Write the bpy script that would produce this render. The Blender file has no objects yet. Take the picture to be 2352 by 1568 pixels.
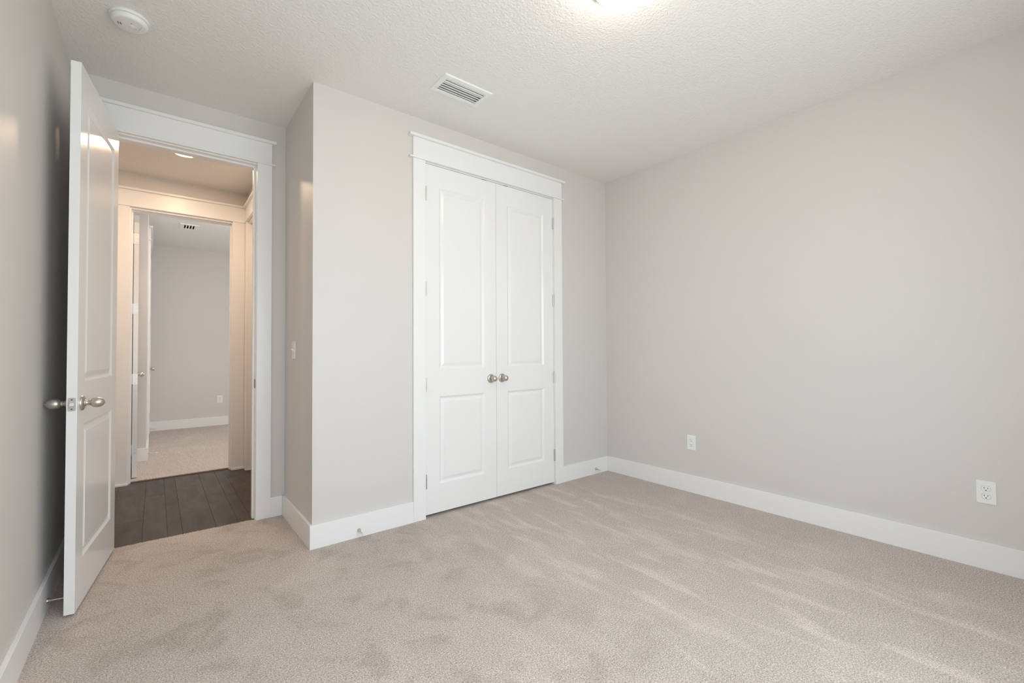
import bpy, bmesh, math, random
from mathutils import Vector, Matrix
random.seed(7)
S = bpy.context.scene
C = S.collection
PI = math.pi

# ------------------------------------------------------------------ camera
cam_d = bpy.data.cameras.new('camera')
cam_d.sensor_fit = 'HORIZONTAL'
cam_d.sensor_width = 36.0
cam_d.lens = 1023.74 / 2352 * 36.0
cam_d.clip_start = 0.02
cam = bpy.data.objects.new('camera', cam_d)
C.objects.link(cam)
yaw, pitch, roll = 0.675058, 0.01920, -0.005428
f = Vector((math.sin(yaw) * math.cos(pitch), math.cos(yaw) * math.cos(pitch), math.sin(pitch)))
r0 = Vector((math.cos(yaw), -math.sin(yaw), 0))
u0 = r0.cross(f)
r = math.cos(roll) * r0 + math.sin(roll) * u0
u = -math.sin(roll) * r0 + math.cos(roll) * u0
cam.matrix_world = Matrix(((r.x, u.x, -f.x, -0.71901), (r.y, u.y, -f.y, -2.76761), (r.z, u.z, -f.z, 1.14616), (0, 0, 0, 1)))
S.camera = cam

# ------------------------------------------------------------------ view, world, daylight
S.view_settings.view_transform = 'Standard'
S.view_settings.look = 'None'
S.view_settings.gamma = 1.0
S.view_settings.use_curve_mapping = False
S.view_settings.exposure = 0.12
S.cycles.max_bounces = 14
S.cycles.diffuse_bounces = 8
S.cycles.glossy_bounces = 6
S.cycles.transparent_max_bounces = 8
S.cycles.sample_clamp_indirect = 6.0
S.cycles.use_denoising = True

SKY = 6.2            # overcast sky outside the windows
W = bpy.data.worlds.new('overcast_sky')
S.world = W
W.use_nodes = True
nt = W.node_tree
nt.nodes.clear()
tc = nt.nodes.new('ShaderNodeTexCoord')
sp = nt.nodes.new('ShaderNodeSeparateXYZ')
mr = nt.nodes.new('ShaderNodeMapRange')
mr.inputs[1].default_value = -0.12
mr.inputs[2].default_value = 0.12
rp = nt.nodes.new('ShaderNodeValToRGB')
rp.color_ramp.elements[0].color = (0.80, 0.875, 0.87, 1)     # pale sunlit ground below the horizon
rp.color_ramp.elements[1].color = (0.815, 0.93, 1.0, 1)      # bright cloud
bgn = nt.nodes.new('ShaderNodeBackground')
bgn.inputs[1].default_value = SKY
wo = nt.nodes.new('ShaderNodeOutputWorld')
nt.links.new(tc.outputs['Generated'], sp.inputs[0])
nt.links.new(sp.outputs[2], mr.inputs[0])
nt.links.new(mr.outputs[0], rp.inputs[0])
nt.links.new(rp.outputs[0], bgn.inputs[0])
nt.links.new(bgn.outputs[0], wo.inputs[0])


def portal(name, loc, rot, sx, sy):
    d = bpy.data.lights.new(name, 'AREA')
    d.shape = 'RECTANGLE'
    d.size, d.size_y = sx, sy
    d.cycles.is_portal = True
    o = bpy.data.objects.new(name, d)
    o.location, o.rotation_euler = loc, rot
    C.objects.link(o)


YB = -3.16                                    # wall behind the camera
WIN = (-0.85, 1.45, 0.42, 2.30)                # its window: x0 x1 z0 z1
WIN2 = (2.65, 4.05, 0.6, 2.35)                   # unseen window added to light the far room, right-hand wall: y0 y1 z0 z1
XF = 2.6                                      # right-hand wall of far room
portal('window_portal', ((WIN[0] + WIN[1]) / 2, YB - 0.13, (WIN[2] + WIN[3]) / 2), (PI / 2, 0, 0), WIN[1] - WIN[0], WIN[3] - WIN[2])
portal('window_portal', (XF + 0.13, (WIN2[0] + WIN2[1]) / 2, (WIN2[2] + WIN2[3]) / 2), (PI / 2, 0, PI / 2), WIN2[1] - WIN2[0], WIN2[3] - WIN2[2])

LAMP_E = 50.0        # ceiling lamp glass emission
CAN_W = 9.2          # hallway recessed lamp, watts


# ------------------------------------------------------------------ materials
def mat(name, col, rough=0.5, metal=0.0, spec=0.5, emit=None, estr=0.0):
    m = bpy.data.materials.new(name)
    m.use_nodes = True
    b = m.node_tree.nodes['Principled BSDF']
    b.inputs['Base Color'].default_value = (*col, 1)
    b.inputs['Roughness'].default_value = rough
    b.inputs['Metallic'].default_value = metal
    b.inputs['Specular IOR Level'].default_value = spec
    if emit:
        b.inputs['Emission Color'].default_value = (*emit, 1)
        b.inputs['Emission Strength'].default_value = estr
    return m


def nodes(m):
    t = m.node_tree
    return t, t.nodes['Principled BSDF']


def noise(t, vec, scale, detail=2.0, rough=0.5, dist=0.0):
    n = t.nodes.new('ShaderNodeTexNoise')
    n.inputs['Scale'].default_value = scale
    n.inputs['Detail'].default_value = detail
    n.inputs['Roughness'].default_value = rough
    n.inputs['Distortion'].default_value = dist
    t.links.new(vec, n.inputs['Vector'])
    return n.outputs['Fac']


def bump(t, b, height, strength, dist):
    n = t.nodes.new('ShaderNodeBump')
    n.inputs['Strength'].default_value = strength
    n.inputs['Distance'].default_value = dist
    t.links.new(height, n.inputs['Height'])
    t.links.new(n.outputs['Normal'], b.inputs['Normal'])


def position(t):
    return t.nodes.new('ShaderNodeNewGeometry').outputs['Position']


def mapping(t, vec, scale=(1, 1, 1), rot=(0, 0, 0)):
    n = t.nodes.new('ShaderNodeMapping')
    n.inputs['Scale'].default_value = scale
    n.inputs['Rotation'].default_value = rot
    t.links.new(vec, n.inputs['Vector'])
    return n.outputs[0]


def math_node(t, op, a, b=None, clamp=False):
    n = t.nodes.new('ShaderNodeMath')
    n.operation = op
    n.use_clamp = clamp
    for i, x in enumerate((a, b)):
        if x is None:
            continue
        if isinstance(x, (int, float)):
            n.inputs[i].default_value = x
        else:
            t.links.new(x, n.inputs[i])
    return n.outputs[0]


def rng(t, v, a, b, c=0.0, d=1.0, smooth=True):
    n = t.nodes.new('ShaderNodeMapRange')
    n.interpolation_type = 'SMOOTHSTEP' if smooth else 'LINEAR'
    for i, x in zip((1, 2, 3, 4), (a, b, c, d)):
        n.inputs[i].default_value = x
    t.links.new(v, n.inputs[0])
    return n.outputs[0]


def wall_paint(name, col, tex_scale, tex_str, rough, tex_dist=0.004):
    m = mat(name, col, rough, spec=0.4)
    t, b = nodes(m)
    p = position(t)
    h = noise(t, p, tex_scale, 3.0, 0.55, 0.3)
    bump(t, b, h, tex_str, tex_dist)
    return m


M = {}
M['wall'] = wall_paint('greige_wall_paint', (0.667, 0.643, 0.624), 160, 0.10, 0.47)
M['ceiling'] = wall_paint('textured_ceiling_paint', (0.835, 0.825, 0.805), 75, 0.6, 0.8, 0.0085)
M['trim'] = mat('white_trim_paint', (0.845, 0.84, 0.84), 0.34, spec=0.5)
M['door'] = mat('white_semigloss_door_paint', (0.845, 0.84, 0.84), 0.20, spec=0.5)
M['plastic'] = mat('white_plastic', (0.84, 0.84, 0.83), 0.35)
M['dark'] = mat('dark_gap', (0.03, 0.03, 0.03), 0.7)
M['duct'] = mat('dark_duct_lining', (0.10, 0.10, 0.095), 0.7)
M['glass_lamp'] = mat('opal_glass', (0.9, 0.88, 0.84), 0.25, emit=(1.0, 0.81, 0.68), estr=LAMP_E)
M['glass_lamp_added'] = mat('opal_glass_added_lamp', (0.9, 0.88, 0.84), 0.25, emit=(1.0, 0.86, 0.76), estr=LAMP_E * 2.0)  # stronger glow for the lamp added in the far room
M['lens'] = mat('frosted_lamp_lens', (0.9, 0.9, 0.88), 0.4, emit=(1.0, 0.83, 0.64), estr=20.0)
M['vinyl'] = mat('white_vinyl', (0.8, 0.8, 0.8), 0.35)
M['rubber'] = mat('white_rubber_tip', (0.78, 0.77, 0.74), 0.6)

# brushed satin nickel
M['nickel'] = mat('satin_nickel', (0.60, 0.555, 0.505), 0.35, 1.0)
M['plate'] = mat('dull_nickel_plate', (0.56, 0.54, 0.51), 0.48, 1.0)
M['steel'] = mat('bright_hinge_steel', (0.62, 0.60, 0.58), 0.42, 1.0)
M['bronze'] = mat('dark_strike_metal', (0.13, 0.11, 0.09), 0.5, 0.8)

# window pane: clear, faint reflection
m = bpy.data.materials.new('clear_window_glass')
m.use_nodes = True
t = m.node_tree
t.nodes.clear()
o_ = t.nodes.new('ShaderNodeOutputMaterial')
tr = t.nodes.new('ShaderNodeBsdfTransparent')
gl = t.nodes.new('ShaderNodeBsdfGlossy')
gl.inputs['Roughness'].default_value = 0.02
mx = t.nodes.new('ShaderNodeMixShader')
mx.inputs[0].default_value = 0.06
t.links.new(tr.outputs[0], mx.inputs[1])
t.links.new(gl.outputs[0], mx.inputs[2])
t.links.new(mx.outputs[0], o_.inputs[0])
M['pane'] = m

# cut pile carpet: speckled yarn, nap brushed lighter and darker by feet and vacuum
m = mat('beige_cut_pile_carpet', (0.4, 0.37, 0.34), 0.95, spec=0.15)
t, b = nodes(m)
p = position(t)
fine = noise(t, p, 340, 2.0, 0.6)
tuft = noise(t, p, 165, 2.0, 0.65, 0.3)
patch = noise(t, p, 5.0, 4.0, 0.62, 0.6)
patch2 = noise(t, mapping(t, p, (1, 1, 1), (0, 0, 0.6)), 2.2, 3.0, 0.6, 0.5)
streak = noise(t, mapping(t, p, (1.0, 0.22, 1.0), (0, 0, -0.12)), 9.5, 4.0, 0.6, 0.5)
spx = t.nodes.new('ShaderNodeSeparateXYZ')
t.links.new(p, spx.inputs[0])
right = rng(t, spx.outputs[0], 0.3, 1.2)
# nap tone in -1..1
near = rng(t, spx.outputs[1], 2.0, 1.0)
dark_patch = math_node(t, 'MULTIPLY', math_node(t, 'MULTIPLY', rng(t, patch, 0.50, 0.66), near), math_node(t, 'SUBTRACT', 1.0, math_node(t, 'MULTIPLY', right, 0.75)))
light_str = math_node(t, 'MULTIPLY', rng(t, streak, 0.48, 0.66), math_node(t, 'MULTIPLY', right, rng(t, spx.outputs[0], 2.45, 1.85)))
light_patch = rng(t, patch2, 0.5, 0.66)
tone = math_node(t, 'MULTIPLY', light_str, 0.18)
tone = math_node(t, 'ADD', tone, math_node(t, 'MULTIPLY', light_patch, 0.07))
speck = math_node(t, 'ADD', math_node(t, 'MULTIPLY', rng(t, fine, 0.28, 0.72, -1, 1, False), 0.44), math_node(t, 'MULTIPLY', rng(t, tuft, 0.3, 0.7, -1, 1, False), 0.40))
fac = math_node(t, 'ADD', math_node(t, 'ADD', tone, speck), 1.0)
yarn = t.nodes.new('ShaderNodeMix')
yarn.data_type = 'RGBA'
yarn.inputs[6].default_value = (0.556, 0.494, 0.454, 1)
yarn.inputs[7].default_value = (0.478, 0.420, 0.378, 1)
t.links.new(dark_patch, yarn.inputs[0])
mixc = t.nodes.new('ShaderNodeVectorMath')
mixc.operation = 'SCALE'
t.links.new(yarn.outputs[2], mixc.inputs[0])
t.links.new(fac, mixc.inputs['Scale'])
t.links.new(mixc.outputs[0], b.inputs['Base Color'])
bump(t, b, math_node(t, 'ADD', fine, tuft), 0.55, 0.006)
M['carpet'] = m

# dark hand-scraped hardwood, board tone from a face attribute
m = mat('dark_brown_hardwood', (0.045, 0.032, 0.026), 0.36, spec=0.5)
t, b = nodes(m)
at = t.nodes.new('ShaderNodeAttribute')
at.attribute_name = 'tone'
p = position(t)
grain = noise(t, mapping(t, p, (1.0, 0.07, 1.0)), 90, 4.0, 0.6, 0.4)
scr = noise(t, mapping(t, p, (1.0, 0.3, 1.0)), 14, 3.0, 0.5)
fac = math_node(t, 'ADD', math_node(t, 'MULTIPLY', at.outputs['Fac'], 0.5), math_node(t, 'MULTIPLY', grain, 0.9))
vm = t.nodes.new('ShaderNodeVectorMath')
vm.operation = 'SCALE'
vm.inputs[0].default_value = (0.066, 0.044, 0.034)
t.links.new(fac, vm.inputs['Scale'])
t.links.new(vm.outputs[0], b.inputs['Base Color'])
t.links.new(rng(t, scr, 0.3, 0.7, 0.34, 0.42), b.inputs['Roughness'])
bump(t, b, math_node(t, 'ADD', scr, math_node(t, 'MULTIPLY', grain, 0.3)), 0.25, 0.003)
M['wood'] = m
M['threshold'] = mat('brown_wood_threshold', (0.135, 0.078, 0.048), 0.45)
M['threshold_dark'] = mat('dark_wood_threshold', (0.055, 0.034, 0.026), 0.5)


# ------------------------------------------------------------------ mesh helpers
def link(o, parent=None):
    C.objects.link(o)
    if parent is not None:
        o.parent = parent
    return o


def empty(name, loc=(0, 0, 0), rz=0.0, rot=None):
    o = bpy.data.objects.new(name, None)
    o.empty_display_size = 0.05
    o.location = loc
    o.rotation_euler = rot or (0, 0, rz)
    return link(o)


def tag(o, label=None, cat=None, group=None, kind=None):
    if label:
        o['label'] = label
    if cat:
        o['category'] = cat
    if group:
        o['group'] = group
    if kind:
        o['kind'] = kind
    return o


def obj(name, bm, m, parent=None, bevel=0.0, smooth=False, label=None):
    me = bpy.data.meshes.new(name)
    bmesh.ops.remove_doubles(bm, verts=bm.verts, dist=1e-6)
    bmesh.ops.recalc_face_normals(bm, faces=bm.faces)
    bm.to_mesh(me)
    bm.free()
    me.materials.append(M[m])
    if smooth:
        for p_ in me.polygons:
            p_.use_smooth = True
        try:
            me.set_sharp_from_angle(angle=math.radians(40))
        except Exception:
            pass
    o = bpy.data.objects.new(name, me)
    link(o, parent)
    if bevel:
        md = o.modifiers.new('bevel', 'BEVEL')
        md.width = bevel
        md.segments = 2
        md.limit_method = 'ANGLE'
        md.angle_limit = math.radians(50)
    if label:
        o['label'] = label
    return o


def box(bm, x0, x1, y0, y1, z0, z1):
    v = [bm.verts.new((x, y, z)) for x in (x0, x1) for y in (y0, y1) for z in (z0, z1)]
    for q in ((0, 1, 3, 2), (4, 6, 7, 5), (0, 4, 5, 1), (2, 3, 7, 6), (0, 2, 6, 4), (1, 5, 7, 3)):
        bm.faces.new([v[i] for i in q])
    return v


def B(*a):
    bm = bmesh.new()
    box(bm, *a)
    return bm


def lathe(bm, prof, origin, axis, seg=32):
    """prof: (radius, distance along axis)"""
    ax = Vector(axis).normalized()
    s = Vector((0, 0, 1)) if abs(ax.z) < 0.9 else Vector((1, 0, 0))
    a1 = ax.cross(s).normalized()
    a2 = ax.cross(a1).normalized()
    O = Vector(origin)
    rings = []
    for rr, d in prof:
        if rr < 1e-6:
            rings.append([bm.verts.new(O + ax * d)])
        else:
            rings.append([bm.verts.new(O + ax * d + a1 * rr * math.cos(2 * PI * k / seg) + a2 * rr * math.sin(2 * PI * k / seg)) for k in range(seg)])
    for A_, B_ in zip(rings, rings[1:]):
        for k in range(seg):
            k2 = (k + 1) % seg
            if len(A_) == 1 and len(B_) == 1:
                continue
            if len(A_) == 1:
                bm.faces.new((A_[0], B_[k], B_[k2]))
            elif len(B_) == 1:
                bm.faces.new((A_[k], A_[k2], B_[0]))
            else:
                bm.faces.new((A_[k], A_[k2], B_[k2], B_[k]))


def L(prof, origin, axis, seg=32):
    bm = bmesh.new()
    lathe(bm, prof, origin, axis, seg)
    return bm


def slab(axis, a0, a1, b0, b1, c0, c1, holes=()):
    """A wall or ceiling slab: thickness a0..a1 along axis, sides b and c, rectangular holes (b0,b1,c0,c1)."""
    bm = bmesh.new()
    bs = sorted({b0, b1, *[h[0] for h in holes], *[h[1] for h in holes]})
    cs = sorted({c0, c1, *[h[2] for h in holes], *[h[3] for h in holes]})
    bs = [x for x in bs if b0 <= x <= b1]
    cs = [x for x in cs if c0 <= x <= c1]

    def P(a, b_, c_):
        return {'x': (a, b_, c_), 'y': (b_, a, c_), 'z': (b_, c_, a)}[axis]

    def solid(i, j):
        if not (0 <= i < len(bs) - 1 and 0 <= j < len(cs) - 1):
            return False
        mb, mc = (bs[i] + bs[i + 1]) / 2, (cs[j] + cs[j + 1]) / 2
        return not any(h[0] < mb < h[1] and h[2] < mc < h[3] for h in holes)

    def face(*pts):
        bm.faces.new([bm.verts.new(q) for q in pts])

    for i in range(len(bs) - 1):
        for j in range(len(cs) - 1):
            if not solid(i, j):
                continue
            B0, B1, C0, C1 = bs[i], bs[i + 1], cs[j], cs[j + 1]
            for a in (a0, a1):
                face(P(a, B0, C0), P(a, B1, C0), P(a, B1, C1), P(a, B0, C1))
            if not solid(i - 1, j):
                face(P(a0, B0, C0), P(a1, B0, C0), P(a1, B0, C1), P(a0, B0, C1))
            if not solid(i + 1, j):
                face(P(a0, B1, C0), P(a1, B1, C0), P(a1, B1, C1), P(a0, B1, C1))
            if not solid(i, j - 1):
                face(P(a0, B0, C0), P(a1, B0, C0), P(a1, B1, C0), P(a0, B1, C0))
            if not solid(i, j + 1):
                face(P(a0, B0, C1), P(a1, B0, C1), P(a1, B1, C1), P(a0, B1, C1))
    return bm


def structure(name, bm, m, label, cat, bevel=0.0):
    o = obj(name, bm, m, None, bevel)
    return tag(o, label, cat, kind='structure')


# ------------------------------------------------------------------ dimensions
H = 2.743
XL = -1.101          # left wall
XR = 2.654           # right wall
D = 0.715            # entry wall (room side)
D2 = 0.835           # entry wall (hall side)
YH = 2.352           # far wall of hall (hall side)
YH2 = 2.472          # far wall of hall (far-room side)
XH = -0.012          # right wall of hall
HH = 2.72            # hall ceiling
HF = 2.705           # far room ceiling
YF = 5.535           # back wall of far room
XS = -0.788          # closet wall in far room
YS = 3.335           # its end, facing the hall door
ENT = (-0.938, -0.182, 2.437)       # entry opening x0 x1 ztop
FAR = (-0.891, -0.138, 2.405)       # opening across the hall
CLO = (0.729, 1.953, 2.449)         # closet opening
HB = 0.1365

# ------------------------------------------------------------------ shell of this room
bm = bmesh.new()
# carpet: one sheet with a ragged cut edge at the doorway
edge = []
n = 170
for i in range(n + 1):
    x = ENT[0] + (ENT[1] - ENT[0]) * i / n
    edge.append((x, 0.742 - 0.012 * i / n + random.uniform(-0.0035, 0.0035)))
pts = [(-1.23, YB - 0.1), (XR + 0.1, YB - 0.1), (XR + 0.1, D), (ENT[1], D)] + edge[::-1] + [(ENT[0], D), (-1.23, D)]
top = [bm.verts.new((x, y, 0.0)) for x, y in pts]
bot = [bm.verts.new((x, y, -0.03)) for x, y in pts]
bm.faces.new(top)
bm.faces.new(bot[::-1])
for i in range(len(pts)):
    j = (i + 1) % len(pts)
    bm.faces.new((top[i], bot[i], bot[j], top[j]))
# loose yarn ends along that cut
for i in range(200):
    k = random.random()
    x = ENT[0] + 0.004 + (ENT[1] - ENT[0] - 0.008) * k
    y = 0.742 - 0.012 * k
    h_, w_ = random.uniform(0.003, 0.0055), 0.0022
    dx, dy = random.uniform(-0.004, 0.004), random.uniform(-0.001, 0.005)
    a = bm.verts.new((x - w_, y - 0.004, -0.001))
    b_ = bm.verts.new((x + w_, y - 0.004, -0.001))
    c_ = bm.verts.new((x, y, -0.006))
    d_ = bm.verts.new((x + dx, y + dy, h_ - 0.002))
    for q in ((a, b_, d_), (b_, c_, d_), (c_, a, d_)):
        bm.faces.new(q)
structure('floor', bm, 'carpet', 'beige cut pile carpet covering the nearest bedroom, brushed light and dark', 'floor')

VENT = (0.7395, -0.459, 0.335, 0.195)      # ceiling register: centre and flange size
vx, vy = 0.138, 0.066                      # half opening
structure('ceiling', slab('z', H, H + 0.12, XL - 0.12, XR + 0.12, YB - 0.12, D2 + 0.0, [(VENT[0] - vx, VENT[0] + vx, VENT[1] - vy, VENT[1] + vy)]), 'ceiling',
          'textured off-white ceiling of the nearest bedroom with smoke detector and vent', 'ceiling')
structure('wall_left', slab('x', XL - 0.12, XL, YB - 0.12, D, -0.03, H), 'wall', 'greige wall at the far left behind the open door', 'wall')
structure('wall_right', slab('x', XR, XR + 0.12, YB - 0.12, D, -0.03, H), 'wall', 'large plain greige wall on the right with two outlets', 'wall')
structure('wall_entry', slab('y', D, D2, -2.72, XR + 0.12, -0.03, H, [(ENT[0] - 0.02, ENT[1] + 0.02, -0.04, ENT[2] + 0.02)]), 'wall',
          'greige wall around the open doorway to the hall', 'wall')
bm = slab('y', 0.0, 0.12, 0.0, XR, -0.03, H, [(CLO[0] - 0.02, CLO[1] + 0.02, -0.04, CLO[2] + 0.02)])
structure('wall_closet', bm, 'wall', 'greige wall holding the white double closet doors', 'wall')
structure('wall_alcove', slab('x', 0.0, 0.12, 0.12, D, -0.03, H), 'wall', 'narrow shaded return wall carrying the light switch', 'wall')
structure('wall_back', slab('y', YB - 0.12, YB, XL - 0.12, XR + 0.12, -0.03, H, [WIN]), 'wall', 'greige window wall behind the viewer', 'wall')


def window(name, axis, a, out, b0, b1, z0, z1, label):
    """double-hung pair with frame, mullion, sill and panes. a: inner wall face, out: sign of outwards"""
    root = empty(name, (a, (b0 + b1) / 2, z0) if axis == 'x' else ((b0 + b1) / 2, a, z0))
    tag(root, label, 'window', kind='structure')
    hb = (b1 - b0) / 2
    hz = z1 - z0

    def bx(bm, b_0, b_1, d0, d1, z_0, z_1):
        lo, hi = sorted((d0 * out, d1 * out))
        if axis == 'x':
            box(bm, lo, hi, b_0, b_1, z_0, z_1)
        else:
            box(bm, b_0, b_1, lo, hi, z_0, z_1)
    bm = bmesh.new()
    for q in ((-hb, -hb + 0.035, 0, hz), (hb - 0.035, hb, 0, hz), (-0.03, 0.03, 0, hz), (-hb, hb, 0, 0.04), (-hb, hb, hz - 0.04, hz)):
        bx(bm, q[0], q[1], 0.055, 0.11, q[2], q[3])
    obj('window_frame', bm, 'vinyl', root)
    for s in (-1, 1):
        c0, c1 = sorted((s * 0.03, s * (hb - 0.035)))
        bm = bmesh.new()
        for q in ((c0, c0 + 0.025, 0.04, hz - 0.04), (c1 - 0.025, c1, 0.04, hz - 0.04), (c0, c1, hz / 2 - 0.02, hz / 2 + 0.02), (c0, c1, 0.04, 0.065), (c0, c1, hz - 0.065, hz - 0.04)):
            bx(bm, q[0], q[1], 0.065, 0.1, q[2], q[3])
        sash = obj('sash', bm, 'vinyl', root)
        bm = bmesh.new()
        bx(bm, c0, c1, 0.08, 0.084, 0.04, hz - 0.04)
        obj('pane', bm, 'pane', sash)
    bm = bmesh.new()
    bx(bm, -hb - 0.05, hb + 0.05, -0.04, 0.0, -0.03, 0.0)
    obj('window_sill', bm, 'trim', root, 0.003)


window('window_1', 'y', YB, -1, WIN[0], WIN[1], WIN[2], WIN[3], 'white double-hung window pair behind the viewer')


# ------------------------------------------------------------------ trim
def casing(name, label, x0, x1, ztop, loc, rz, depth=0.12, reveal=0.003, w=0.0905, stop_at=None, hdr=0.142, ext=0.0, strip_over=0.028, hide=()):
    """craftsman door trim: local frame has the wall face at y=0 (room at -y), opening x0..x1."""
    root = empty(name, loc, rz)
    tag(root, label, 'door trim', kind='structure')
    xi0, xi1 = x0 - reveal, x1 + reveal
    xo0, xo1 = xi0 - w, xi1 + w
    zt = ztop + reveal + 0.004
    for a, b_ in ((xo0, xi0), (xi1, xo1)):
        obj('side_casing', B(a, b_, -0.018, 0, 0, zt), 'trim', root, 0.0015)
    obj('bead_strip', B(xo0 - strip_over, xo1 + strip_over, -0.027, 0, zt, zt + 0.0105), 'trim', root, 0.002)
    obj('header_board', B(xo0, xo1, -0.018, 0, zt + 0.0105, zt + hdr), 'trim', root, 0.001)
    obj('header_cap', B(xo0 - strip_over - 0.002, xo1 + strip_over + 0.002, -0.038, 0, zt + hdr, zt + hdr + 0.019), 'trim', root, 0.002)
    bm = bmesh.new()
    box(bm, x0 - 0.019, x0, 0.0, depth, 0, ztop + 0.019)
    box(bm, x1, x1 + 0.019, 0.0, depth, 0, ztop + 0.019)
    box(bm, x0, x1, 0.0, depth, ztop, ztop + 0.019)
    obj('jamb', bm, 'trim', root)
    if stop_at is not None:
        bm = bmesh.new()
        s0, s1 = stop_at
        box(bm, x0, x0 + 0.012, s0, s1, 0, ztop - 0.012)
        box(bm, x1 - 0.012, x1, s0, s1, 0, ztop - 0.012)
        box(bm, x0, x1, s0, s1, ztop - 0.012, ztop)
        obj('door_stop_moulding', bm, 'trim', root, 0.001)
    return root


closet_trim = casing('trim_1', 'white craftsman casing and header around the double closet doors', CLO[0], CLO[1], CLO[2], (0, 0, 0), 0, hdr=0.145)
entry_trim = casing('trim_2', 'white casing and header around the open doorway beside the light switch wall', ENT[0], ENT[1], ENT[2], (0, D, 0), 0, stop_at=(0.037, 0.075), hdr=0.150, strip_over=0.022)
obj('strike_plate', B(ENT[1] - 0.0015, ENT[1], 0.004, 0.034, 0.895, 0.955), 'bronze', entry_trim, label='dark strike plate let into the jamb')
# hall side of the same doorway
bm = bmesh.new()
box(bm, ENT[0] - 0.0935, ENT[0] - 0.003, D2, D2 + 0.018, 0, 2.44)
box(bm, ENT[1] + 0.003, ENT[1] + 0.0935, D2, D2 + 0.018, 0, 2.44)
box(bm, ENT[0] - 0.0935, ENT[1] + 0.0935, D2, D2 + 0.018, 2.44, 2.58)
structure('trim_3', bm, 'trim', 'white casing on the hall side of the open doorway', 'door trim')


def baseboard(name, x0, x1, y0, y1, label):
    o = structure(name, B(x0, x1, y0, y1, -0.02, HB), 'trim', label, 'baseboard', 0.0012)
    return o


T = 0.0155
baseboard('baseboard_left', XL, XL + T, YB, D - T, 'white baseboard along the far left wall behind the open door')
baseboard('baseboard_right', XR - T, XR, YB, -T, 'long white baseboard under the two outlets on the right wall')
baseboard('baseboard_closet_left', -T, CLO[0] - 0.0935, -T, 0, 'short white baseboard left of the closet doors with a door stop')
baseboard('baseboard_closet_right', CLO[1] + 0.0935, XR - T, -T, 0, 'short white baseboard between closet doors and right-hand corner')
baseboard('baseboard_alcove', -T, 0, 0, D - T, 'shaded white baseboard below the light switch')
baseboard('baseboard_entry', ENT[1] + 0.0935, -T, D - T, D, 'tiny white baseboard piece between door casing and alcove corner')
baseboard('baseboard_entry_left', XL + T, ENT[0] - 0.0935, D - T, D, 'tiny baseboard piece hidden behind the open door')
baseboard('baseboard_back', XL, XR, YB, YB + T, 'white baseboard under the window behind the viewer')


# ------------------------------------------------------------------ doors
def door_slab(w, h, t_, panels):
    """two-panel moulded slab: x 0..w, y 0..t (front face y=0), z 0..h"""
    bm = bmesh.new()
    xs = sorted({0, w, *[q[0] for q in panels], *[q[1] for q in panels]})
    zs = sorted({0, h, *[q[2] for q in panels], *[q[3] for q in panels]})
    prof = [(0, 0), (0.003, 0.0015), (0.009, 0.0058), (0.014, 0.0088), (0.018, 0.0096), (0.022, 0.0092), (0.037, 0.0042), (0.040, 0.0036), (0.041, 0.0022)]
    for y, s in ((0, 1), (t_, -1)):
        for i in range(len(xs) - 1):
            for j in range(len(zs) - 1):
                cx, cz = (xs[i] + xs[i + 1]) / 2, (zs[j] + zs[j + 1]) / 2
                pan = next((q for q in panels if q[0] < cx < q[1] and q[2] < cz < q[3]), None)
                if pan is None:
                    bm.faces.new([bm.verts.new((X, y, Z)) for X, Z in ((xs[i], zs[j]), (xs[i + 1], zs[j]), (xs[i + 1], zs[j + 1]), (xs[i], zs[j + 1]))])
                    continue
                prev = None
                for ins, dep in prof:
                    ring = [bm.verts.new((X, y + s * dep, Z)) for X, Z in ((pan[0] + ins, pan[2] + ins), (pan[1] - ins, pan[2] + ins), (pan[1] - ins, pan[3] - ins), (pan[0] + ins, pan[3] - ins))]
                    if prev:
                        for k in range(4):
                            bm.faces.new((prev[k], prev[(k + 1) % 4], ring[(k + 1) % 4], ring[k]))
                    prev = ring
                bm.faces.new(prev)
    for i in range(len(xs) - 1):
        for z in (0, h):
            bm.faces.new([bm.verts.new(q) for q in ((xs[i], 0, z), (xs[i + 1], 0, z), (xs[i + 1], t_, z), (xs[i], t_, z))])
    for j in range(len(zs) - 1):
        for x in (0, w):
            bm.faces.new([bm.verts.new(q) for q in ((x, 0, zs[j]), (x, 0, zs[j + 1]), (x, t_, zs[j + 1]), (x, t_, zs[j]))])
    return bm


ROSE = [(0.0, 0.0), (0.0335, 0.0), (0.0335, 0.004), (0.0315, 0.008), (0.026, 0.011), (0.019, 0.0125), (0.0, 0.0125)]
BALL = [(0.0, 0.010), (0.0125, 0.010), (0.0115, 0.016), (0.0105, 0.022), (0.0115, 0.027)]
BALL += [(0.0235 * math.sin(a), 0.0475 - 0.0225 * math.cos(a)) for a in [0.55 + k * (PI - 0.55) / 14 for k in range(15)]]
EGG = [(0.0, 0.010), (0.0165, 0.010), (0.0150, 0.014), (0.0125, 0.017), (0.0105, 0.020), (0.0102, 0.0235), (0.0125, 0.0245), (0.0125, 0.027), (0.0105, 0.0285)]
EGG += [(0.0232 * math.sin(a) * (1 + 0.07 * math.cos(a)), 0.0540 - 0.0265 * math.cos(a)) for a in [0.45 + k * (PI - 0.45) / 16 for k in range(17)]]
EGG[-1] = (0.0, EGG[-1][1])
BALL[-1] = (0.0, BALL[-1][1])


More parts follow.
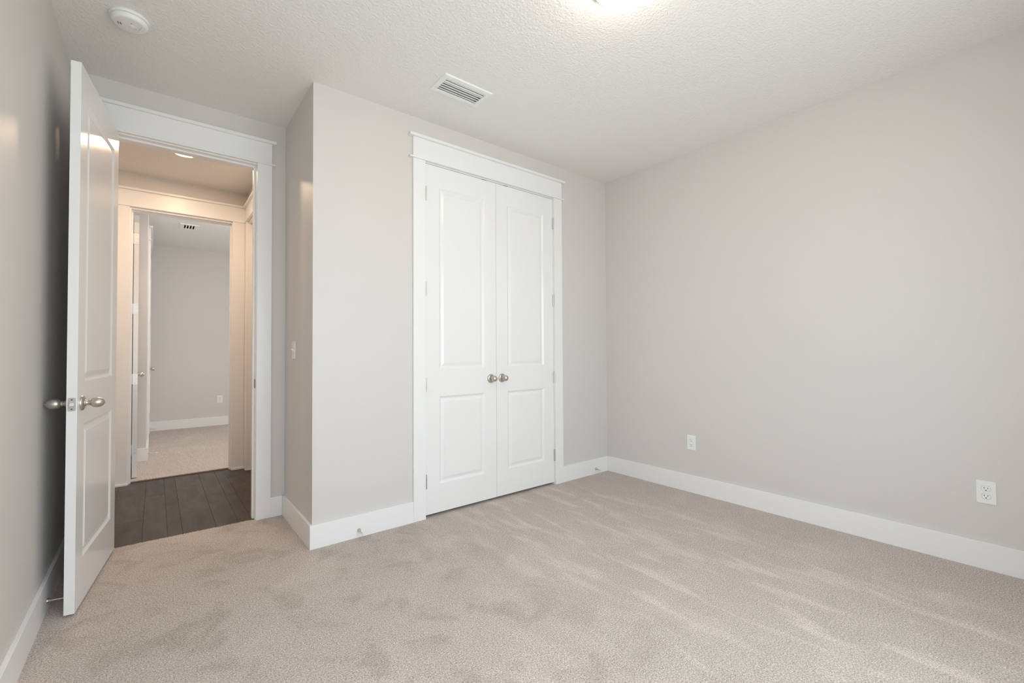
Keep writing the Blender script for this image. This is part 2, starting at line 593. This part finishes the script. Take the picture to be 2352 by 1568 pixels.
def knob(parent, at, axis, prof, pin=True):
    k = obj('knob', L(prof, at, axis, 40), 'nickel', parent, smooth=True)
    obj('rosette', L(ROSE, at, axis, 40), 'nickel', k, smooth=True)
    if pin:
        A = Vector(axis)
        side = Vector((-1, 0, 0)) if abs(A.y) > 0.5 else Vector((0, -1, 0))
        c = Vector(at) + A * 0.0105 + side * 0.0225
        obj('release_hole', L([(0.0, 0.0), (0.0026, 0.0), (0.0026, 0.0022), (0.0, 0.0022)], c, axis, 12), 'dark', k)
    return k


def hinge_barrel(parent, x, y, zc, leaf=None, h=0.094):
    bm = bmesh.new()
    n_ = 5
    for k in range(n_):
        z0 = zc - h / 2 + k * h / n_
        lathe(bm, [(0, 0), (0.0062, 0), (0.0062, h / n_ - 0.0009), (0, h / n_ - 0.0009)], (x, y, z0), (0, 0, 1), 14)
    lathe(bm, [(0, 0), (0.0044, 0), (0.0044, h + 0.004), (0, h + 0.004)], (x, y, zc - h / 2 - 0.002), (0, 0, 1), 10)
    if leaf:
        box(bm, *leaf, zc - h / 2, zc + h / 2)
    return obj('hinge', bm, 'steel', parent)


HINGE_Z = (0.248, 0.911, 1.574, 2.236)


def closet_pair(names, labels, loc, rz, detail=True):
    """two closet leaves hung in an opening CLO (local frame of the closet wall)."""
    zb = 0.019
    h = CLO[2] - 0.0035 - zb
    gap = 0.0025
    mid = (CLO[0] + CLO[1]) / 2
    out = []
    for k in (0, 1):
        x0 = CLO[0] + gap if k == 0 else mid + gap / 2
        x1 = mid - gap / 2 if k == 0 else CLO[1] - gap
        w = x1 - x0
        root = empty(names[k], loc, rz)
        root.location = Vector(loc) + Matrix.Rotation(rz, 3, 'Z') @ Vector((x0, 0.001, zb))
        tag(root, labels[k], 'door', kind='structure')
        pans = [(0.109, w - 0.109, 0.197, 0.806), (0.109, w - 0.109, 0.996, 2.277)]
        obj('door_slab', door_slab(w, h, 0.035, pans), 'door', root)
        kx = w - 0.052 if k == 0 else 0.052
        knob(root, (kx, 0, 0.930 - zb), (0, -1, 0), BALL)
        for z in HINGE_Z:
            hx = 0.0032 if k == 0 else w + 0.0012
            lf = ((-0.0024, -0.0003, -0.004, 0.03) if k == 0 else (w + 0.0003, w + 0.0024, -0.004, 0.03))
            hinge_barrel(root, hx, -0.0066, z - zb, lf)
        cx = w - 0.108 if k == 0 else 0.099
        obj('catch_plate', B(cx - 0.021, cx + 0.021, -0.0008, 0.026, h - 0.0005, h + 0.0030), 'bronze', root, label='dark catch plate on the top edge')
        out.append(root)
    return out


closet_pair(('door_1', 'door_2'),
            ('left leaf of the white double closet doors, hinged toward the alcove', 'right leaf of the white double closet doors, hinged toward the corner'),
            (0, 0, 0), 0)

# entry door, swung open against the left wall.  local x runs from the hinge edge to the free edge, local y=0 is the face turned to the room
ang = math.atan2(-0.9931, -0.1175)
DW = 0.755
hx, hy = -0.8955, 0.7045
root = empty('door_3', (hx, hy, 0.012), ang)
tag(root, 'white two-panel door standing open beside the left wall', 'door', kind='structure')
DH = 2.424
pans = [(0.108, DW - 0.108, 0.204, 0.812), (0.108, DW - 0.108, 1.002, 2.284)]
# local +y of this frame points toward +x of the room (normal turned): build slab on the -y side
bm = door_slab(DW, DH, 0.035, pans)
bmesh.ops.translate(bm, vec=(0, -0.035, 0), verts=bm.verts)
obj('door_slab', bm, 'door', root)
knob(root, (DW - 0.062, 0.0, 0.907), (0, 1, 0), EGG)
knob(root, (DW - 0.062, -0.035, 0.907), (0, -1, 0), EGG, pin=False)


def rounded_plate(x0, x1, yc, zc, hy_, hz_, rad):
    """thin plate normal to x with rounded corners"""
    bm = bmesh.new()
    pr = []
    for qx, qz, a0 in ((1, 1, 0), (-1, 1, PI / 2), (-1, -1, PI), (1, -1, 1.5 * PI)):
        for i in range(6):
            a = a0 + i * PI / 10
            pr.append((yc + qx * (hy_ - rad) + rad * math.cos(a), zc + qz * (hz_ - rad) + rad * math.sin(a)))
    A_ = [bm.verts.new((x0, y, z)) for y, z in pr]
    B_ = [bm.verts.new((x1, y, z)) for y, z in pr]
    bm.faces.new(A_)
    bm.faces.new(B_[::-1])
    for k in range(len(pr)):
        bm.faces.new((A_[k], A_[(k + 1) % len(pr)], B_[(k + 1) % len(pr)], B_[k]))
    return bm


lp = obj('latch_plate', rounded_plate(DW, DW + 0.0012, -0.0175, 0.907, 0.0130, 0.0290, 0.005), 'plate', root)
bm = rounded_plate(DW + 0.0012, DW + 0.009, -0.0175, 0.907, 0.0072, 0.0085, 0.003)
for v in bm.verts:
    if v.co.x > DW + 0.005 and v.co.y > -0.019:
        v.co.x -= 0.0065
obj('latch_bolt', bm, 'plate', lp)
for z in (0.8865, 0.9275):
    obj('screw', L([(0, 0), (0.0032, 0), (0.003, 0.0006), (0, 0.0006)], (DW + 0.0012, -0.0175, z), (1, 0, 0), 14), 'bronze', lp)
obj('turn_button', L([(0, 0.078), (0.0022, 0.078), (0.0022, 0.0855), (0, 0.086)], (DW - 0.062, -0.035, 0.907), (0, -1, 0), 12), 'nickel', root)
for z in HINGE_Z:
    hinge_barrel(root, -0.006, -0.042, z - 0.012, (-0.0016, 0.0, -0.038, -0.004), 0.09)


# ------------------------------------------------------------------ small fittings of this room
def outlet(label, loc, rz, group=None):
    """duplex outlet, local wall face y=0, room at -y"""
    root = empty('wall_outlet', loc, rz)
    tag(root, label, 'outlet', group)
    pl = obj('cover_plate', B(-0.0365, 0.0365, -0.0055, 0, -0.0585, 0.0585), 'plastic', root, 0.0025)
    obj('screw', L([(0, 0), (0.0030, 0), (0.0026, 0.0008), (0, 0.001)], (0, -0.0055, 0), (0, -1, 0), 14), 'plastic', pl)
    for zc in (0.0195, -0.0195):
        bm = bmesh.new()
        pts_ = []
        for k in range(40):
            a = 2 * PI * k / 40
            pts_.append((0.0172 * math.cos(a), max(-0.0138, min(0.0138, 0.0172 * math.sin(a)))))
        f0 = [bm.verts.new((x, -0.0055, zc + z)) for x, z in pts_]
        f1 = [bm.verts.new((x * 0.97, -0.0075, zc + z * 0.97)) for x, z in pts_]
        bm.faces.new(f1)
        for k in range(40):
            bm.faces.new((f0[k], f0[(k + 1) % 40], f1[(k + 1) % 40], f1[k]))
        rc = obj('receptacle', bm, 'plastic', root)
        for sx, hh in ((-0.0064, 0.0042), (0.0064, 0.0034)):
            obj('slot', B(sx - 0.0011, sx + 0.0011, -0.0079, -0.0071, zc + 0.0036 - hh, zc + 0.0036 + hh), 'dark', rc)
        obj('ground_hole', L([(0, 0), (0.0027, 0), (0.0027, 0.0008), (0, 0.0008)], (0, -0.0071, zc - 0.0078), (0, -1, 0), 14), 'dark', rc)
        # shadow joint around the receptacle
        bm = bmesh.new()
        lo = [bm.verts.new((x * 1.05, -0.0056, zc + z * 1.06)) for x, z in pts_]
        li = [bm.verts.new((x, -0.0056, zc + z)) for x, z in pts_]
        hi = [bm.verts.new((x * 1.05, -0.0054, zc + z * 1.06)) for x, z in pts_]
        for k in range(40):
            bm.faces.new((lo[k], lo[(k + 1) % 40], li[(k + 1) % 40], li[k]))
            bm.faces.new((lo[k], lo[(k + 1) % 40], hi[(k + 1) % 40], hi[k]))
        obj('joint_rim', bm, 'duct_grey', rc)
    return root


M['duct_grey'] = mat('grey_joint', (0.45, 0.45, 0.45), 0.6)
# on the right wall: room is at -x, so local -y -> -x  (rz = -90 deg)
outlet('white wall outlet on the right wall nearer the closet corner', (XR, -0.857, 0.395), -PI / 2)
outlet('white wall outlet at the far right edge of the right wall', (XR, -2.4855, 0.395), -PI / 2)

root = empty('light_switch', (0, 0.437, 1.1525), -PI / 2)
tag(root, 'white toggle light switch on the narrow shaded wall beside the doorway', 'switch')
pl = obj('cover_plate', B(-0.0365, 0.0365, -0.0055, 0, -0.0585, 0.0585), 'plastic', root, 0.0025)
for z in (-0.030, 0.030):
    obj('screw', L([(0, 0), (0.0030, 0), (0.0026, 0.0008), (0, 0.001)], (0, -0.0055, z), (0, -1, 0), 14), 'plastic', pl)
bm = B(-0.0052, 0.0052, -0.0065, -0.0055, -0.012, 0.012)
tg = obj('toggle', bm, 'plastic', root)
bm = B(-0.0042, 0.0042, -0.0195, -0.0055, -0.0045, 0.0045)
for v in bm.verts:
    if v.co.y < -0.01:
        v.co.z = v.co.z * 0.75 + 0.0085
obj('lever', bm, 'plastic', tg, 0.0012)

# smoke detector on the ceiling
root = empty('smoke_detector', (-0.826, 0.012, H), 0.3)
tag(root, 'round white smoke detector on the ceiling above the open door', 'smoke detector')
obj('base_ring', L([(0, 0), (0.0735, 0), (0.0755, 0.003), (0.0755, 0.010), (0.0735, 0.0125), (0.066, 0.0125), (0.066, 0.0145), (0.0, 0.0145)], (0, 0, 0), (0, 0, -1), 56), 'plastic', root, smooth=True)
body = obj('body', L([(0.0, 0.014), (0.0690, 0.014), (0.0700, 0.017), (0.0695, 0.024), (0.0665, 0.031), (0.0605, 0.0345), (0.058, 0.0352), (0.0, 0.0352)], (0, 0, 0), (0, 0, -1), 56), 'plastic', root, smooth=True)
bt = obj('test_button', L([(0, 0.034), (0.0105, 0.034), (0.0105, 0.0370), (0.009, 0.0385), (0, 0.039)], (0.012, 0.006, 0), (0, 0, -1), 28), 'plastic', root, smooth=True)
obj('button_rim', L([(0.0135, 0.034), (0.0165, 0.034), (0.0165, 0.0362), (0.0150, 0.0370), (0.0135, 0.0362)], (0.012, 0.006, 0), (0, 0, -1), 28), 'plastic', bt, smooth=True)
bm = bmesh.new()
for k in range(4):
    a = -0.9 + k * 0.13
    for q in (0.034, 0.043):
        cx, cy = q * math.cos(a + 3.4), q * math.sin(a + 3.4)
        box(bm, cx - 0.0028, cx + 0.0028, cy - 0.0008, cy + 0.0008, -0.0362, -0.0348)
obj('sounder_slots', bm, 'duct', body)
obj('indicator_light', L([(0, 0.035), (0.002, 0.035), (0.002, 0.0362), (0, 0.0365)], (0.0, -0.022, 0), (0, 0, -1), 12), 'dark', body)
obj('cover_seam', B(0.0365, 0.0375, -0.033, 0.022, -0.0358, -0.0350), 'duct_grey', body)

# supply register in the ceiling
root = empty('ceiling_vent', (VENT[0], VENT[1], H), 0.0)
tag(root, 'white louvred air vent in the ceiling above the closet', 'air vent')
fx, fy = VENT[2] / 2, VENT[3] / 2
bm = bmesh.new()
outer = [(-fx, -fy), (fx, -fy), (fx, fy), (-fx, fy)]
ins_ = [(-vx, -vy), (vx, -vy), (vx, vy), (-vx, vy)]
r1 = [bm.verts.new((x, y, 0)) for x, y in outer]
r2 = [bm.verts.new((x, y, -0.003)) for x, y in outer]
r3 = [bm.verts.new((x * 0.975, y * 0.96, -0.0075)) for x, y in outer]
r4 = [bm.verts.new((x, y, -0.0085)) for x, y in ins_]
r5 = [bm.verts.new((x, y, 0.03)) for x, y in ins_]
for A_, B_ in ((r1, r2), (r2, r3), (r3, r4), (r4, r5)):
    for k in range(4):
        bm.faces.new((A_[k], A_[(k + 1) % 4], B_[(k + 1) % 4], B_[k]))
obj('vent_frame', bm, 'plastic', root)
for k in range(6):
    yc = -vy + 0.011 + k * (2 * vy - 0.022) / 5
    sgn = -1 if k < 2 else 1
    wid, hgt = (0.0055, 0.0075) if k < 2 else (0.019, 0.022)
    bm = bmesh.new()
    prev = None
    for i in range(10):
        # flat lip at the bottom, then a blade curving up into the duct
        q = max(0, i - 1) / 8
        yy = yc + sgn * wid * (math.sin(q * PI / 2) - 0.5) - (sgn * 0.0045 if i == 0 and k > 1 else 0)
        zz = -0.0072 + hgt * (1 - math.cos(q * PI / 2))
        ring = [bm.verts.new((-vx, yy, zz)), bm.verts.new((vx, yy, zz)), bm.verts.new((vx, yy, zz + 0.0012)), bm.verts.new((-vx, yy, zz + 0.0012))]
        if prev:
            for j in range(4):
                bm.faces.new((prev[j], prev[(j + 1) % 4], ring[(j + 1) % 4], ring[j]))
        else:
            bm.faces.new(ring)
        prev = ring
    bm.faces.new(prev)
    obj('louver', bm, 'plastic', root, smooth=True)
bm = bmesh.new()
box(bm, -vx - 0.001, vx + 0.001, -vy - 0.001, vy + 0.001, 0.031, 0.2)
bm.faces.ensure_lookup_table()
bmesh.ops.delete(bm, geom=[min(bm.faces, key=lambda q: q.calc_center_median().z)], context='FACES_ONLY')
obj('duct_box', bm, 'duct', root)

# flush ceiling lamps
def flush_lamp(x, y, z, label, glass='glass_lamp'):
    root = empty('ceiling_lamp', (x, y, z))
    tag(root, label, 'ceiling lamp')
    obj('lamp_base', L([(0, 0), (0.128, 0), (0.128, 0.026), (0.119, 0.031), (0, 0.031)], (0, 0, 0), (0, 0, -1), 48), 'nickel', root, smooth=True)
    obj('lamp_shade', L([(0.116, 0.029)] + [(0.116 * math.cos(a), 0.031 + 0.047 * math.sin(a)) for a in [k * PI / 2 / 8 for k in range(8)]] + [(0, 0.078)], (0, 0, 0), (0, 0, -1), 32), glass, root, smooth=True)


flush_lamp(0.8235, -1.592, H, 'glowing round flush ceiling lamp cut off by the top edge')
flush_lamp(0.0, 3.22, HF, 'round flush lamp added to brighten the far room, unseen above the far door header', 'glass_lamp_added')  # unseen lamp, added to brighten the far carpet and walls


def door_stop(label, loc, rz, length=0.078):
    """baseboard stop: flared nickel foot, thin rod drooping a little, pale rubber tip; local -y points into the room"""
    root = empty('door_stop', loc, rot=(0.085, 0, rz))
    tag(root, label, 'door stop')
    obj('foot', L([(0, -0.001), (0.0118, 0.0), (0.0118, 0.0025), (0.0100, 0.006), (0.0068, 0.014), (0.0046, 0.022), (0, 0.022)], (0, 0, 0), (0, -1, 0), 28), 'nickel', root, smooth=True)
    obj('rod', L([(0, 0.018), (0.0036, 0.018), (0.0034, length - 0.016), (0, length - 0.016)], (0, 0, 0), (0, -1, 0), 18), 'nickel', root, smooth=True)
    obj('bumper_tip', L([(0, length - 0.018), (0.0052, length - 0.018), (0.0060, length - 0.014), (0.0060, length - 0.003), (0.0042, length), (0, length)], (0, 0, 0), (0, -1, 0), 20), 'rubber', root, smooth=True, label='pale rubber bumper tip')
    return root


door_stop('small nickel door stop on the baseboard left of the closet', (0.269, -T, 0.0435), 0)
door_stop('small nickel door stop on the baseboard beside the right-hand corner', (2.468, -T, 0.047), 0)
door_stop('nickel door stop on the left wall baseboard behind the open door', (XL + T, 0.085, 0.045), PI / 2, 0.078)

# ------------------------------------------------------------------ hall
# hardwood boards of three widths
cols = [-0.014]
wd = [0.178, 0.077, 0.125]
k = 0
while cols[-1] > -2.6:
    cols.append(cols[-1] - wd[k % 3])
    k += 1
known = {0: [1.19, 1.664, 2.10], 1: [1.955], 2: [1.352], 3: [1.204, 1.968], 4: [1.512], 5: [1.847], 6: [1.235]}
bm = bmesh.new()
lay = bm.faces.layers.float.new('tone')


def board(x0, x1, y0, y1):
    g = 0.0005
    tone_ = random.random()
    v = box(bm, x0 + g, x1 - g, y0 + g, y1 - g, -0.03, -0.006)
    tops = [q for q in v if q.co.z > -0.01]
    fs = {f_ for q in v for f_ in q.link_faces}
    for f_ in fs:
        f_[lay] = tone_


for i in range(len(cols) - 1):
    x1, x0 = cols[i], cols[i + 1]
    ends = known.get(i)
    if ends is None:
        ends = sorted(random.uniform(0.9, 2.3) for _ in range(1 + (i % 2)))
    ys = [0.72] + ends + [2.44]
    for a, b_ in zip(ys, ys[1:]):
        board(x0, x1, a, b_)
board(-0.012, 0.11, 0.72, 2.44)
o = structure('floor_hall', bm, 'wood', 'dark brown mixed-width hardwood floor of the hall', 'floor', 0.0007)
structure('floor_hall_base', B(-2.7, 0.12, 0.72, 2.44, -0.06, -0.012), 'dark', 'dark underlay seen only in the joints of the hall boards', 'floor')
structure('trim_4', B(ENT[0], ENT[1], 0.735, 0.764, -0.02, -0.0045), 'threshold', 'brown wood edge strip where the near carpet meets the hall boards', 'threshold', 0.002)
structure('trim_5', B(FAR[0], FAR[1], 2.404, 2.432, -0.02, -0.001), 'threshold_dark', 'brown wood threshold where the far carpet meets the hall boards', 'threshold', 0.004)
structure('ceiling_hall', slab('z', HH, HH + 0.15, -2.72, 0.11, D2, YH2), 'ceiling', 'warm lit ceiling of the hall with one round downlight', 'ceiling')
structure('wall_hall_right', slab('x', XH, XH + 0.12, D2, YH, -0.03, HH, [(0.875 + 0.50 - 0.02, 2.238 + 0.02, -0.04, 2.425)]), 'wall', 'short wall at the right end of the hall', 'wall')
structure('wall_hall_left', slab('x', -2.72, -2.6, D2, YH, -0.03, HH), 'wall', 'far left end wall of the hall', 'wall')
structure('wall_hall_far', slab('y', YH, YH2, -2.72, XF + 0.12, -0.03, HH, [(FAR[0] - 0.02, FAR[1] + 0.02, -0.04, FAR[2] + 0.02)]), 'wall', 'hall wall around the far doorway, warm lit above the header', 'wall')

# far doorway trim: header and cap run into the corner
root = empty('trim_6', (0, YH, 0))
tag(root, 'warm lit white casing and header around the far doorway across the hall', 'door trim', kind='structure')
xi0, xi1 = FAR[0] - 0.009, FAR[1] + 0.004
zt = FAR[2] + 0.016
ln = XH - 0.018
obj('side_casing', B(xi0 - 0.0905, xi0, -0.018, 0, -0.006, zt), 'trim', root, 0.0015)
obj('side_casing', B(xi1, ln, -0.018, 0, -0.006, zt), 'trim', root, 0.0015)
obj('bead_strip', B(xi0 - 0.118, ln, -0.026, 0, zt, zt + 0.0105), 'trim', root, 0.002)
obj('header_board', B(xi0 - 0.0905, ln, -0.018, 0, zt + 0.0105, zt + 0.145), 'trim', root)
obj('header_cap', B(xi0 - 0.12, ln, -0.038, 0, zt + 0.145, zt + 0.164), 'trim', root, 0.002)
obj('plinth_shoe', B(xi1 - 0.002, ln, -0.026, 0, -0.006, 0.012), 'trim', root, 0.002)
obj('plinth_shoe', B(xi0 - 0.0905, xi0 + 0.002, -0.026, 0, -0.006, 0.012), 'trim', root, 0.002)
bm = bmesh.new()
box(bm, FAR[0] - 0.019, FAR[0], 0.0, 0.12, -0.006, FAR[2] + 0.016)
box(bm, FAR[1], FAR[1] + 0.019, 0.0, 0.12, -0.006, FAR[2] + 0.016)
box(bm, FAR[0], FAR[1], 0.0, 0.12, FAR[2], FAR[2] + 0.016)
obj('jamb', bm, 'trim', root)
bm = bmesh.new()
box(bm, FAR[0], FAR[0] + 0.011, 0.045, 0.083, -0.006, FAR[2] - 0.011)
box(bm, FAR[1] - 0.011, FAR[1], 0.045, 0.083, -0.006, FAR[2] - 0.011)
box(bm, FAR[0], FAR[1], 0.045, 0.083, FAR[2] - 0.011, FAR[2])
obj('door_stop_moulding', bm, 'trim', root, 0.001)

# doorway in the right end of the hall with its closed door
root = empty('trim_7', (XH, 0, 0))
tag(root, 'warm lit door casing on the right end of the hall', 'door trim', kind='structure')
y1, y0 = 2.238, 1.375
obj('side_casing', B(-0.018, 0, y1 + 0.004, YH - 0.019, -0.006, zt), 'trim', root, 0.0015)
obj('side_casing', B(-0.018, 0, y0 - 0.094, y0 - 0.004, -0.006, zt), 'trim', root, 0.0015)
obj('bead_strip', B(-0.026, 0, y0 - 0.12, YH - 0.027, zt, zt + 0.0105), 'trim', root, 0.002)
obj('header_board', B(-0.018, 0, y0 - 0.094, YH - 0.019, zt + 0.0105, zt + 0.145), 'trim', root)
obj('header_cap', B(-0.038, 0, y0 - 0.122, YH - 0.039, zt + 0.145, zt + 0.164), 'trim', root, 0.002)
bm = bmesh.new()
box(bm, 0, 0.119, y1, y1 + 0.019, -0.006, FAR[2] + 0.016)
box(bm, 0, 0.119, y0 - 0.019, y0, -0.006, FAR[2] + 0.016)
box(bm, 0, 0.119, y0, y1, FAR[2], FAR[2] + 0.016)
obj('jamb', bm, 'trim', root)
root = empty('door_4', (XH + 0.06, y1 - 0.003, 0.008), -PI / 2)
tag(root, 'closed white door in the right end of the hall, only its edge in view', 'door', kind='structure')
w = y1 - y0 - 0.006
obj('door_slab', door_slab(w, 2.392, 0.035, [(0.11, w - 0.11, 0.2, 0.81), (0.11, w - 0.11, 1.0, 2.26)]), 'door', root)
knob(root, (w - 0.062, 0, 0.905), (0, -1, 0), EGG, pin=False)

# recessed hall lamp
LX, LY = -0.550, 1.585
def downlight(x, y, label):
    root = empty('recessed_ceiling_light', (x, y, HH))
    tag(root, label, 'ceiling light')
    obj('trim_ring', L([(0.065, 0.0), (0.088, 0.0), (0.088, 0.003), (0.080, 0.007), (0.067, 0.008), (0.065, 0.006)], (0, 0, 0), (0, 0, -1), 48), 'plastic', root, smooth=True)
    obj('lamp_lens', L([(0.0, 0.001), (0.066, 0.001), (0.066, 0.0045), (0.0, 0.0055)], (0, 0, 0), (0, 0, -1), 40), 'lens', root)
    ld = bpy.data.lights.new('hall_lamp_light', 'AREA')
    ld.shape = 'DISK'
    ld.size = 0.11
    ld.energy = CAN_W
    ld.color = (1.0, 0.69, 0.44)
    lo_ = bpy.data.objects.new('hall_lamp_light', ld)
    lo_.location = (x, y, HH - 0.012)
    C.objects.link(lo_)


downlight(LX, LY, 'bright round downlight in the hall ceiling, peeking below the header')
downlight(-1.95, LY, 'second downlight added to brighten the hall, unseen behind the open door')  # unseen extra downlight, added to lift the hall casings and floor

# ------------------------------------------------------------------ far room
bm = bmesh.new()
n = 120
edge = [(FAR[0] + (FAR[1] - FAR[0]) * i / n, 2.430 + random.uniform(-0.003, 0.003)) for i in range(n + 1)]
pts = edge + [(FAR[1], YH2), (XF + 0.1, YH2), (XF + 0.1, YF + 0.1), (-2.7, YF + 0.1), (-2.7, YH2), (FAR[0], YH2)]
top = [bm.verts.new((x, y, 0.004)) for x, y in pts]
bot = [bm.verts.new((x, y, -0.03)) for x, y in pts]
bm.faces.new(top)
bm.faces.new(bot[::-1])
for i in range(len(pts)):
    j = (i + 1) % len(pts)
    bm.faces.new((top[i], bot[i], bot[j], top[j]))
structure('floor_far', bm, 'carpet', 'pale beige carpet of the room beyond the hall', 'floor')
FV = (-0.400, 4.06, 0.058, 0.10)          # far vent centre and half opening
structure('ceiling_far', slab('z', HF, HF + 0.12, -2.72, XF + 0.12, YH2, YF + 0.12, [(FV[0] - FV[2], FV[0] + FV[2], FV[1] - FV[3], FV[1] + FV[3])]), 'ceiling', 'pale ceiling of the room beyond the hall with a small vent', 'ceiling')
structure('wall_far_back', slab('y', YF, YF + 0.12, -2.72, XF + 0.12, -0.03, HF), 'wall', 'shaded greige back wall of the room beyond the hall', 'wall')
structure('wall_far_right', slab('x', XF, XF + 0.12, YH2, YF, -0.03, HF, [WIN2]), 'wall', 'right-hand wall of the room beyond the hall with the added window, out of view', 'wall')
structure('wall_far_left', slab('x', -1.12, -1.0, YH2, YS, -0.03, HF), 'wall', 'side wall behind the opened door of the far room', 'wall')
structure('wall_far_stub', slab('y', YS, YS + 0.12, -1.5, XS, -0.03, HF), 'wall', 'narrow beige wall end seen beside the far room door', 'wall')
CX = YS          # closet front of the far room: local x along +y from here
bm = slab('x', XS - 0.12, XS, YS + 0.12, YF, -0.03, HF, [(CX + CLO[0] - 0.02 - 0.04, CX + CLO[1] + 0.02 - 0.04, -0.04, CLO[2] + 0.02)])
structure('wall_far_closet', bm, 'wall', 'closet wall of the far room seen edge-on', 'wall')
structure('wall_far_closet_back', slab('x', -1.5, -1.4, YS + 0.12, YF, -0.03, HF), 'wall', 'back of the closet in the far room', 'wall')
window('window_2', 'x', XF, 1, WIN2[0], WIN2[1], WIN2[2], WIN2[3], 'white window pair added to light the far room, out of view')
casing('trim_8', 'white casing of the far room closet seen edge-on', CLO[0], CLO[1], CLO[2], (XS, CX - 0.04, 0), PI / 2, hdr=0.145)
closet_pair(('door_5', 'door_6'),
            ('nearer leaf of the far room closet seen edge-on beside the far doorway', 'farther leaf of the far room closet seen edge-on by the back wall'),
            (XS, CX - 0.04, 0), PI / 2)
baseboard('baseboard_far_back', XS, XF, YF - T, YF, 'white baseboard along the back wall of the far room')
baseboard('baseboard_far_stub', -1.0, XS + T, YS - T, YS, 'short baseboard on the narrow wall end in the far room')
baseboard('baseboard_far_closet_near', XS, XS + T, YS, CX - 0.04 + CLO[0] - 0.0935, 'short baseboard edge-on before the far room closet')
baseboard('baseboard_far_closet_end', XS, XS + T, CX - 0.04 + CLO[1] + 0.0935, YF - T, 'short baseboard edge-on after the far room closet')

# far room door swung open into that room, hinge edge toward the hall
fa = math.atan2(0.99813, -0.0610)
FW = 0.724
root = empty('door_7', (-0.8415, YH2 + 0.066, 0.012), fa)
tag(root, 'white door of the far room swung open, hinge edge with plates in view', 'door', kind='structure')
bm = door_slab(FW, 2.385, 0.035, [(0.11, FW - 0.11, 0.2, 0.81), (0.11, FW - 0.11, 1.0, 2.26)])
obj('door_slab', bm, 'door', root)
knob(root, (FW - 0.062, 0, 0.905), (0, -1, 0), EGG, pin=False)
knob(root, (FW - 0.062, 0.035, 0.905), (0, 1, 0), EGG, pin=False)
for z in (0.265, 0.902, 1.540, 2.180):
    # leaf let into the hinge edge, rounded corners toward the slab's far face
    bm = bmesh.new()
    pr = [(0.038, -0.047), (0.010, -0.047), (0.005, -0.045), (0.0022, -0.041), (0.0015, -0.036), (0.0015, 0.036), (0.0022, 0.041), (0.005, 0.045), (0.010, 0.047), (0.038, 0.047)]
    A_ = [bm.verts.new((-0.0014, y, z - 0.012 + dz)) for y, dz in pr]
    B_ = [bm.verts.new((0.0004, y, z - 0.012 + dz)) for y, dz in pr]
    bm.faces.new(A_)
    bm.faces.new(B_[::-1])
    for k in range(len(pr)):
        bm.faces.new((A_[k], A_[(k + 1) % len(pr)], B_[(k + 1) % len(pr)], B_[k]))
    lathe(bm, [(0, 0), (0.006, 0), (0.006, 0.094), (0, 0.094)], (-0.004, 0.042, z - 0.059), (0, 0, 1), 14)
    hg = obj('hinge', bm, 'steel', root)
    for dy, dz in ((0.016, 0.033), (0.009, 0.0), (0.016, -0.033)):
        obj('screw', L([(0, 0), (0.0042, 0), (0.003, 0.0007), (0, 0.0008)], (-0.0014, dy, z - 0.012 + dz), (-1, 0, 0), 14), 'nickel', hg)

outlet('white outlet on the back wall of the far room beyond the hall', (0.075, YF, 0.405), 0)
door_stop('pale-tipped door stop low on near end of the far room closet wall', (XS + T, 3.525, 0.045), PI / 2, 0.082)
door_stop('small door stop low beside the back wall of the far room', (XS + T, 5.470, 0.045), PI / 2, 0.082)

root = empty('ceiling_vent', (FV[0], FV[1], HF))
tag(root, 'small ceiling vent of the far room seen through both doorways', 'air vent')
fx, fy = FV[2] + 0.038, FV[3] + 0.035
vx2, vy2 = FV[2], FV[3]
bm = bmesh.new()
outer = [(-fx, -fy), (fx, -fy), (fx, fy), (-fx, fy)]
ins_ = [(-vx2, -vy2), (vx2, -vy2), (vx2, vy2), (-vx2, vy2)]
r2 = [bm.verts.new((x, y, 0)) for x, y in outer]
r3 = [bm.verts.new((x * 0.97, y * 0.97, -0.007)) for x, y in outer]
r4 = [bm.verts.new((x, y, -0.008)) for x, y in ins_]
r5 = [bm.verts.new((x, y, 0.03)) for x, y in ins_]
for A_, B_ in ((r2, r3), (r3, r4), (r4, r5)):
    for k in range(4):
        bm.faces.new((A_[k], A_[(k + 1) % 4], B_[(k + 1) % 4], B_[k]))
obj('vent_frame', bm, 'plastic', root)
for k in range(5):
    xc = -vx2 + 2 * vx2 * k / 4
    bm = B(max(xc - 0.0065, -vx2), min(xc + 0.0065, vx2), -vy2, vy2, -0.006, -0.004)
    obj('louver', bm, 'plastic', root)
bm = B(-vx2 - 0.001, vx2 + 0.001, -vy2 - 0.001, vy2 + 0.001, 0.03, 0.2)
bm.faces.ensure_lookup_table()
bmesh.ops.delete(bm, geom=[min(bm.faces, key=lambda q: q.calc_center_median().z)], context='FACES_ONLY')
obj('duct_box', bm, 'duct', root)
